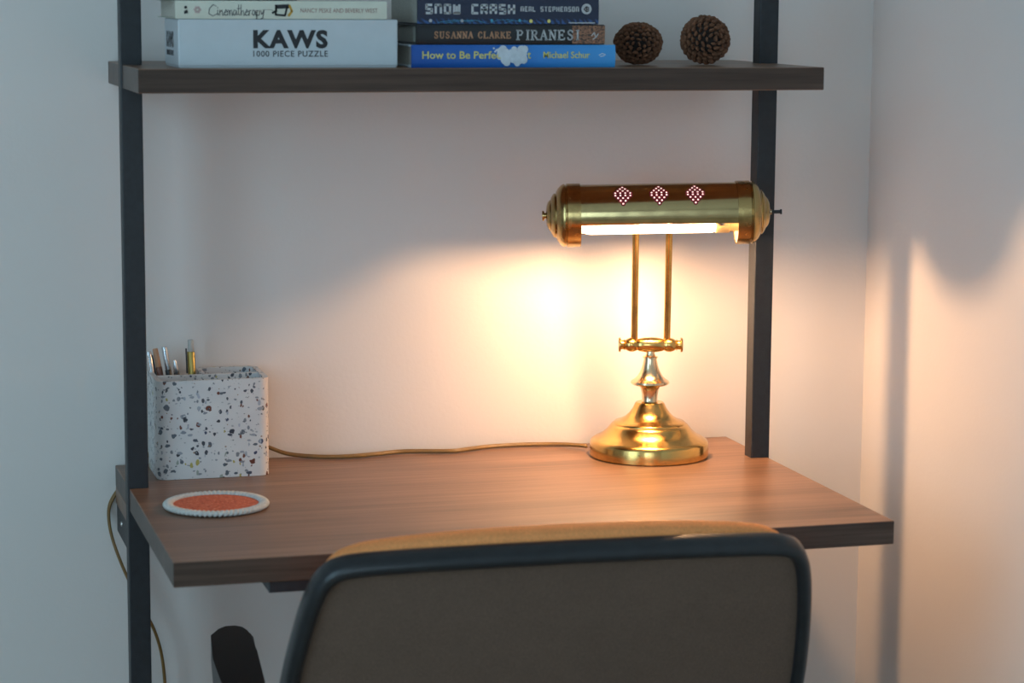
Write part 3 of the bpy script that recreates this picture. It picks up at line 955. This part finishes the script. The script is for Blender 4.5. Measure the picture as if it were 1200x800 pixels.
# black hardcover with copper print
z2 = SB + TB
X0, X1, TP = -0.0870, 0.1345, 0.0228
t, w, yf = book('book', 'black hardcover with copper foil end, middle of the right stack', X0, X1, YB + 0.001, 0.150, z2 + 0.0001, TP, 'char', 'char', 'paper_dim', 0.0026, 0.0024)
k = (2 * w) / 223.0
hx_ = lambda p: -w + (p - 485) * k
hz = lambda p: (47 - p) * TP / 23.0
yt = yf - 0.0001
serif = {
    'P': [[(0.2, 0, 1.3), (0.2, 1)], [(0.2, 0.97), (0.62, 0.95), (0.8, 0.75), (0.62, 0.5), (0.2, 0.47)], [(0.02, 0.02), (0.4, 0.02)], [(0.02, 0.98), (0.3, 0.98)]],
    'I': [[(0.5, 0, 1.3), (0.5, 1)], [(0.25, 0.02), (0.75, 0.02)], [(0.25, 0.98), (0.75, 0.98)]],
    'R': [[(0.2, 0, 1.3), (0.2, 1)], [(0.2, 0.97), (0.6, 0.95), (0.76, 0.75), (0.6, 0.52), (0.2, 0.5)], [(0.45, 0.5, 1.2), (0.85, 0.02)], [(0.02, 0.02), (0.38, 0.02)], [(0.02, 0.98), (0.3, 0.98)], [(0.75, 0.02), (1.0, 0.02)]],
    'A': [[(0.12, 0, 0.7), (0.5, 1)], [(0.5, 1, 1.3), (0.88, 0)], [(0.25, 0.36, 0.7), (0.75, 0.36)], [(0.0, 0.02), (0.26, 0.02)], [(0.72, 0.02), (1.02, 0.02)]],
    'N': [[(0.18, 0, 0.7), (0.18, 1)], [(0.18, 1, 1.3), (0.84, 0)], [(0.84, 0, 0.7), (0.84, 1)], [(0.04, 0.02), (0.34, 0.02)], [(0.68, 0.98), (1.0, 0.98)], [(0.02, 0.98), (0.2, 0.98)]],
    'E': [[(0.22, 0, 1.3), (0.22, 1)], [(0.05, 0.98), (0.82, 0.98)], [(0.05, 0.02), (0.86, 0.02)], [(0.22, 0.5), (0.64, 0.5)], [(0.82, 1), (0.84, 0.8)], [(0.86, 0), (0.9, 0.2)], [(0.64, 0.4), (0.64, 0.6)]],
    'S': [[(0.8, 0.78), (0.72, 0.94), (0.45, 1.0), (0.22, 0.84), (0.28, 0.62, 1.3), (0.68, 0.42, 1.3), (0.8, 0.2), (0.55, 0.0), (0.28, 0.04), (0.18, 0.25)]],
    'U': [[(0.2, 1, 1.3), (0.2, 0.25), (0.36, 0.02), (0.62, 0.02), (0.8, 0.25, 0.7), (0.8, 1)], [(0.05, 0.98), (0.38, 0.98)], [(0.65, 0.98), (0.95, 0.98)]],
    'C': [[(0.85, 0.75), (0.7, 0.96), (0.42, 0.98), (0.18, 0.7, 1.3), (0.18, 0.3), (0.42, 0.02), (0.7, 0.04), (0.88, 0.25)]],
    'L': [[(0.22, 0, 1.3), (0.22, 1)], [(0.05, 0.98), (0.42, 0.98)], [(0.05, 0.02), (0.86, 0.02)], [(0.86, 0), (0.9, 0.22)]],
    'K': [[(0.2, 0, 1.3), (0.2, 1)], [(0.85, 0.98, 0.8), (0.22, 0.45)], [(0.4, 0.6, 1.2), (0.9, 0.02)], [(0.05, 0.02), (0.38, 0.02)], [(0.05, 0.98), (0.36, 0.98)]],
}
def serif_line(parent, text, xa, xb, za, zb, wdt, mat, y, gap=0.5):
    adv = {'I': 0.62, ' ': 0.7}
    tot = sum(adv.get(c, 1.0) for c in text)
    u = (xb - xa) / tot
    b = bmesh.new(); x = xa
    for c in text:
        a = adv.get(c, 1.0)
        if c in serif:
            ww = u * a * 0.86
            strokes(b, serif[c], x, za, ww, zb - za, wdt, y)
        x += a * u
    return obj('lettering', b, mat, parent)
serif_line(t, 'SUSANNA CLARKE', hx_(505), hx_(596.5), hz(39.8), hz(32.5), 0.00125, 'copper', yt)
serif_line(t, 'PIRANESI', hx_(602), hx_(679), hz(41.5), hz(30.5), 0.0015, 'silver_ink', yt)
b = nbox(hx_(669), w + 0.0001, yf - 0.00015, 0.0005, 0.0012, TP - 0.0012)
obj('foil_band', b, 'foil', t, label='copper leaf pattern at the end of the spine')
b = bmesh.new()
strokes(b, [[(0, 0.5), (0.4, 1), (0.6, 0.3), (1, 0.8)], [(0.2, 0.0), (0.8, 0.4)]], hx_(692), hz(41), 8 * k, 0.008, 0.0010, yf - 0.0002)
obj('publisher_mark', b, 'silver_ink', t)

# thick paperback with circuit drawing
z3 = z2 + TP + 0.0001
X0, X1, TS = -0.0855, 0.1275, 0.0290
t, w, yf = book('book', 'thick dark blue paperback with pixel lettering, top of the right stack', X0, X1, YB + 0.001, 0.150, z3 + 0.0001, TS, 'navy', 'circuit', 'paper_dim', 0.0012, 0.0010)
k = (2 * w) / 215.0
hx_ = lambda p: -w + (p - 486) * k
hz = lambda p: (22.3 - p) * 0.00102
yt = yf - 0.0001
pix = {
    'S': [[(1, 1), (0, 1), (0, 0.5), (1, 0.5), (1, 0), (0, 0)]], 'N': [[(0, 0), (0, 1), (0.85, 1), (1, 0.85), (1, 0)]],
    'O': [[(0, 0), (0, 1), (1, 1), (1, 0), (0, 0)]], 'W': [[(0, 1), (0, 0), (1, 0), (1, 1)], [(0.5, 0), (0.5, 0.8)]],
    'C': [[(1, 1), (0, 1), (0, 0), (1, 0)]], 'R': [[(0, 0), (0, 1), (1, 1), (1, 0.45), (0, 0.45)], [(0.55, 0.45), (1, 0)]],
    'A': [[(0, 0), (0, 1), (1, 1), (1, 0)], [(0, 0.42), (1, 0.42)]], 'H': [[(0, 0), (0, 1)], [(1, 0), (1, 1)], [(0, 0.5), (1, 0.5)]],
    'E': [[(1, 1), (0, 1), (0, 0), (1, 0)], [(0, 0.5), (0.8, 0.5)]], 'L': [[(0, 1), (0, 0), (1, 0)]],
    'T': [[(0, 1), (1, 1)], [(0.5, 1), (0.5, 0)]], 'P': [[(0, 0), (0, 1), (1, 1), (1, 0.45), (0, 0.45)]],
}
def pixel_line(parent, text, xa, xb, za, zb, wdt, mat, y):
    u = (xb - xa) / (len(text) - 0.2)
    b = bmesh.new()
    for i, c in enumerate(text):
        if c in pix:
            strokes(b, pix[c], xa + i * u + wdt / 2, za + wdt / 2, u * 0.8 - wdt, zb - za - wdt, wdt, y)
    return obj('lettering', b, mat, parent)
pixel_line(t, 'SNOW CRASH', hx_(495), hx_(600.5), hz(11.6), hz(0.2), 0.0026, 'silver_ink', yt)
pixel_line(t, 'NEAL STEPHENSON', hx_(607), hx_(677), hz(8.4), hz(2.6), 0.0013, 'silver_ink', yt)
b = bmesh.new(); disc_xz(b, hx_(686), hz(5.2), 0.0060, yt, 24)
bd = obj('publisher_badge', b, 'silver_ink', t, label='round pale publisher badge')
b = bmesh.new()
strokes(b, [[(0.1, 0.5), (0.5, 0.85), (0.5, 0.15), (0.1, 0.5)], [(0.55, 0.85), (0.9, 0.7)], [(0.55, 0.5), (0.95, 0.5)], [(0.55, 0.15), (0.9, 0.3)]], hx_(682.3), hz(9.4), 7 * k, 0.0080, 0.0012, yt - 0.0002)
obj('badge_drawing', b, 'ink', bd)
b = bmesh.new()
for px_, r_ in ((501, 0.0019), (538, 0.0018)): disc_xz(b, hx_(px_), hz(18.6), r_, yt, 10)
tag(obj('pale_dots', b, 'silver_ink', t), kind='stuff')
b = bmesh.new()
for px_ in (619.5, 641): disc_xz(b, hx_(px_), hz(18.8), 0.0021, yt, 10)
tag(obj('yellow_dots', b, 'yellow_ink', t), kind='stuff')
b = bmesh.new()
for px_ in (606, 573): disc_xz(b, hx_(px_), hz(18.2), 0.0016, yt, 10)
strokes(b, [[(0, 0.1), (0.2, 0.6), (0.5, 0.6), (0.62, 0.1)], [(0.1, 0), (0.26, 0.4), (0.46, 0.4)], [(0.7, 0.1), (0.8, 0.7), (1.0, 0.7)], [(0.9, 0.1), (1.0, 0.5), (1.2, 0.5)]], hx_(510), hz(21), 88 * k, 0.005, 0.0004, yt)
obj('circuit_lines', b, 'cyan_ink', t)
b = bmesh.new(); strokes(b, [[(0, 0), (1, 0)]], hx_(665), hz(20.6), 31 * k, 1, 0.0011, yt)
obj('pale_bar', b, 'silver_ink', t)

# pine cones: scales set in spirals round a core, axis towards the room
def pine_cone(label, cx, cy, rx, rz, ry, axis, seed):
    rng = random.Random(seed)
    t = thing('pine_cone', (cx, cy, SB), label, 'pine cone', 'pine cones on the shelf')
    q = Vector((0, 0, 1)).rotation_difference(Vector(axis).normalized()).to_matrix().to_4x4()
    loc_ = Matrix.Translation((0, 0, rz))
    sc = Matrix.Diagonal((rx, ry, rz, 1))
    b = bmesh.new()
    bmesh.ops.create_uvsphere(b, u_segments=24, v_segments=14, radius=0.80)
    bmesh.ops.transform(b, matrix=loc_ @ sc, verts=b.verts)
    obj('core', b, 'cone_core', t, smooth=True)
    b = bmesh.new()
    NSC = 190
    for i in range(NSC):
        f = (i + 0.5) / NSC
        ct = 1 - 2 * f * 0.98
        th = math.acos(ct)
        ph = i * 2.399963
        nrm = Vector((math.sin(th) * math.cos(ph), math.sin(th) * math.sin(ph), ct))
        e_th = Vector((math.cos(th) * math.cos(ph), math.cos(th) * math.sin(ph), -math.sin(th)))
        e_ph = Vector((-math.sin(ph), math.cos(ph), 0))
        tilt = 0.45 * rng.uniform(0.6, 1.4)
        out = (nrm - e_th * tilt).normalized()          # scales lean towards the tip of the cone
        upv = out.cross(e_ph).normalized()
        wd = 0.118 * rng.uniform(0.85, 1.15)
        hd = 0.060 * rng.uniform(0.85, 1.15)
        base, tip = nrm * 0.66, nrm * (0.985 + 0.03 * rng.uniform(-1, 1))
        hexa = [(1, 0), (0.55, 0.9), (-0.55, 0.9), (-1, 0), (-0.55, -0.9), (0.55, -0.9)]
        lo = [b.verts.new(base + e_ph * wd * 0.4 * u_ + upv * hd * 0.6 * v_) for u_, v_ in hexa]
        hi = [b.verts.new(tip + e_ph * wd * u_ + upv * hd * v_ - nrm * 0.03) for u_, v_ in hexa]
        top = b.verts.new(tip + out * 0.035)
        b.faces.new(lo[::-1])
        for j in range(6):
            b.faces.new((lo[j], lo[(j + 1) % 6], hi[(j + 1) % 6], hi[j]))
            b.faces.new((hi[j], hi[(j + 1) % 6], top))
    bmesh.ops.transform(b, matrix=q, verts=b.verts)
    for v in b.verts:
        l_ = v.co.length
        if l_ > 1.0: v.co *= 1.0 / l_ * min(l_, 1.02)
    bmesh.ops.transform(b, matrix=loc_ @ sc, verts=b.verts)
    for v in b.verts:
        v.co.z = max(v.co.z, 0.0003)
    tag(obj('scales', b, 'cone', t), kind='stuff')
    return t
pine_cone('squat oval pine cone beside the blue hardcover', 0.2035, -0.205, 0.0300, 0.0255, 0.026, (-0.35, -1, -0.05), 3)
pine_cone('taller round pine cone nearest the right post', 0.2880, -0.205, 0.0305, 0.0298, 0.028, (0.05, -1, 0.08), 8)

# ------------------------------------------------------------------ office chair
psi, th = math.radians(2), math.radians(25)
ca, sa = math.cos(psi), math.sin(psi)
wv = Vector((ca, -sa, 0)); bk = Vector((-sa, -ca, 0))
uv = Vector((0, 0, 1)) * math.cos(th) + bk * math.sin(th)       # up the reclined back
nv = wv.cross(uv)                                               # towards the desk
if nv.y < 0: nv = -nv
TOPC = Vector((0.07, -0.72, 0.80)) + wv * -0.1003 + uv * -0.0075   # middle of the top edge
CH0 = Vector((TOPC.x, -0.36, 0))
chair = thing('office_chair', CH0, 'office chair with grey back, black rim and tan front cushion', 'chair')
def cpt(a, t_, dpt):
    """a across, t_ down from the top, dpt towards the desk"""
    return TOPC + wv * a - uv * t_ + nv * (dpt - 0.018) - CH0
tab = [(0.0, 0.0), (0.0012, 0.07), (0.0035, 0.125), (0.0065, 0.170), (0.0115, 0.2165), (0.018, 0.2370), (0.0246, 0.2455), (0.031, 0.2505), (0.044, 0.2570), (0.064, 0.2628), (0.083, 0.2668), (0.103, 0.2702), (0.13, 0.2742), (0.16, 0.2778),
       (0.20, 0.281), (0.25, 0.281), (0.30, 0.275), (0.34, 0.262), (0.38, 0.236), (0.41, 0.20), (0.43, 0.15), (0.44, 0.08), (0.443, 0.0)]
half = [Vector((a, t_, 0)) for t_, a in tab]
sm_ = catmull(half, 4)
loop = [(p.x, p.y) for p in sm_] + [(-p.x, p.y) for p in sm_[-2:0:-1]]
def curve_d(a): return 0.016 * (a / 0.28) ** 2
def inset(loop_, d):
    out = []
    L_ = len(loop_)
    for i in range(L_):
        p0, p1 = Vector(loop_[i - 1]), Vector(loop_[(i + 1) % L_])
        tng = (p1 - p0).normalized()
        nn = Vector((tng.y, -tng.x))
        c_ = Vector(loop_[i])
        cen = Vector((0, 0.22))
        if (cen - c_).dot(nn) < 0: nn = -nn
        out.append(tuple(c_ + nn * d))
    return out
def ring_sweep(section):
    """section: list of (inset, depth)"""
    b = bmesh.new()
    rows = []
    for ins, dp in section:
        lp = inset(loop, ins)
        rows.append([b.verts.new(cpt(a, t_, dp + curve_d(a))) for a, t_ in lp])
    m = len(rows); L_ = len(loop)
    for i in range(m):
        A, B = rows[i], rows[(i + 1) % m]
        for k_ in range(L_):
            k2 = (k_ + 1) % L_
            b.faces.new((A[k_], A[k2], B[k2], B[k_]))
    return b
def filled(lp_in, d0, scale_rings, dfun, closed_back=None):
    b = bmesh.new()
    rows = []
    cen = (0, 0.215)
    for s_ in scale_rings:
        rows.append([b.verts.new(cpt(cen[0] + (a - cen[0]) * s_, cen[1] + (t_ - cen[1]) * s_, d0 + curve_d(a * s_) + dfun(s_))) for a, t_ in lp_in])
    L_ = len(lp_in)
    for A, B in zip(rows[:-1], rows[1:]):
        for k_ in range(L_):
            b.faces.new((A[k_], A[(k_ + 1) % L_], B[(k_ + 1) % L_], B[k_]))
    b.faces.new(rows[-1])
    return b, rows
rim = [(0.0035, -0.0025), (0.0085, -0.0045), (0.0135, -0.0025), (0.0165, 0.003), (0.0165, 0.018), (0.012, 0.024), (0.004, 0.024), (0.0006, 0.019), (0.0, 0.011), (0.0006, 0.003)]
obj('back_frame', ring_sweep(rim), 'black', chair, smooth=True)
b, _ = filled(inset(loop, 0.0155), 0.0045, (1.0, 0.9, 0.7, 0.45, 0.2, 0.05), lambda s_: -0.004 * (1 - s_ ** 2))
obj('back_panel', b, 'mesh', chair, smooth=True)
# upholstered front of the back: closed pillow
lp = [(a * 0.955, t_ + 0.009 * (abs(a) / 0.25) ** 3 * max(0.0, 1 - t_ / 0.2)) for a, t_ in inset(loop, -0.001)]
b = bmesh.new()
cen = (0, 0.215)
rows = []
for s_, dp in ((0.5, 0.020), (0.95, 0.021), (0.985, 0.023), (1.0, 0.028), (1.0, 0.033), (0.994, 0.040), (0.982, 0.047), (0.964, 0.053), (0.94, 0.059), (0.90, 0.064), (0.8, 0.067), (0.5, 0.066), (0.2, 0.064)):
    rows.append([b.verts.new(cpt(cen[0] + (a - cen[0]) * s_, cen[1] + (t_ - cen[1]) * s_, dp + curve_d(a * s_))) for a, t_ in lp])
for A, B in zip(rows[:-1], rows[1:]):
    for k_ in range(len(lp)):
        b.faces.new((A[k_], A[(k_ + 1) % len(lp)], B[(k_ + 1) % len(lp)], B[k_]))
b.faces.new(rows[0][::-1]); b.faces.new(rows[-1])
obj('back_cushion', b, 'tan', chair, smooth=True, label='tan upholstered back cushion')
def cl(x_, y_, z_):      # chair-local from: across, towards desk from the column, height
    return Vector((0, 0, 0)) + wv * x_ + Vector((-bk.x, -bk.y, 0)) * y_ + Vector((0, 0, z_))
# seat
b = bmesh.new()
rows = []
for z_, ins in ((0.405, 0.05), (0.402, 0.015), (0.412, 0.003), (0.432, 0.0), (0.452, 0.004), (0.464, 0.02), (0.468, 0.06), (0.462, 0.12)):
    rows.append([b.verts.new(cl(x_, y_ + 0.01, z_)) for x_, y_ in rrect(0.245 - ins, 0.225 - ins, max(0.02, 0.09 - ins * 0.6), 6)])
for A, B in zip(rows[:-1], rows[1:]):
    for k_ in range(len(A)):
        b.faces.new((A[k_], A[(k_ + 1) % len(A)], B[(k_ + 1) % len(A)], B[k_]))
b.faces.new(rows[0][::-1]); b.faces.new(rows[-1])
obj('seat', b, 'tan', chair, smooth=True)
b = bmesh.new()
prism(b, [(cl(x_, y_, 0).x, cl(x_, y_, 0).y) for x_, y_ in rrect(0.10, 0.12, 0.02, 3)], 0.362, 0.402)
obj('tilt_mechanism', b, 'black', chair)
pb = cpt(0, 0.33, 0.002)
obj('back_support', tube(bmesh.new(), catmull([cl(0, -0.05, 0.380), cl(0, -0.20, 0.378), cl(0, -0.268, 0.400), pb + Vector((0, -0.022, -0.05)), pb + Vector((0, -0.014, 0)) , cpt(0, 0.24, -0.012)], 6), 0.016, 12), 'black', chair, smooth=True)
obj('gas_lift', lathe(bmesh.new(), [(0, 0.09), (0.027, 0.09), (0.027, 0.24), (0.019, 0.245), (0.015, 0.25), (0.015, 0.364), (0, 0.364)], 24), 'black', chair, smooth='auto')
for q in range(5):
    a = math.radians(90 + 72 * q)
    dx, dy = math.cos(a), math.sin(a)
    obj('base_leg', tube(bmesh.new(), [(0.02 * dx, 0.02 * dy, 0.105), (0.14 * dx, 0.14 * dy, 0.10), (0.27 * dx, 0.27 * dy, 0.075)], [0.024, 0.02, 0.014], 10), 'black', chair, smooth=True)
    cw = lathe(bmesh.new(), [(0, -0.022), (0.022, -0.022), (0.027, -0.018), (0.027, -0.004), (0.02, -0.003), (0.02, 0.003), (0.027, 0.004), (0.027, 0.018), (0.022, 0.022), (0, 0.022)], 20, Matrix.Rotation(a + 0.7, 4, 'Z') @ ROTX)
    obj('caster', cw, 'black', chair, loc=(0.27 * dx, 0.27 * dy, 0.0272), smooth='auto')
for s_ in (-1, 1):
    # pad: tapered, front end rounded, slightly toed in; height about 0.66
    pts = [(0.247, 0.088), (0.252, 0.108), (0.262, 0.118), (0.278, 0.118), (0.290, 0.105), (0.297, 0.075), (0.306, -0.02), (0.308, -0.13), (0.303, -0.215), (0.285, -0.225), (0.268, -0.21), (0.262, -0.12), (0.254, 0.0)]
    b = bmesh.new()
    poly = [cl(x_ * s_, y_, 0) for x_, y_ in pts]
    prism(b, [(p.x, p.y) for p in poly], 0.572, 0.600)
    bmesh.ops.bevel(b, geom=[e for e in b.edges], offset=0.006, segments=3, affect='EDGES')
    obj('arm_pad', b, 'black', chair, smooth='auto')
    obj('arm_post', tube(bmesh.new(), catmull([cl(0.10 * s_, -0.02, 0.385), cl(0.24 * s_, -0.04, 0.385), cl(0.272 * s_, -0.06, 0.42), cl(0.280 * s_, -0.07, 0.50), cl(0.280 * s_, -0.07, 0.576)], 6), 0.015, 10), 'black', chair, smooth=True)
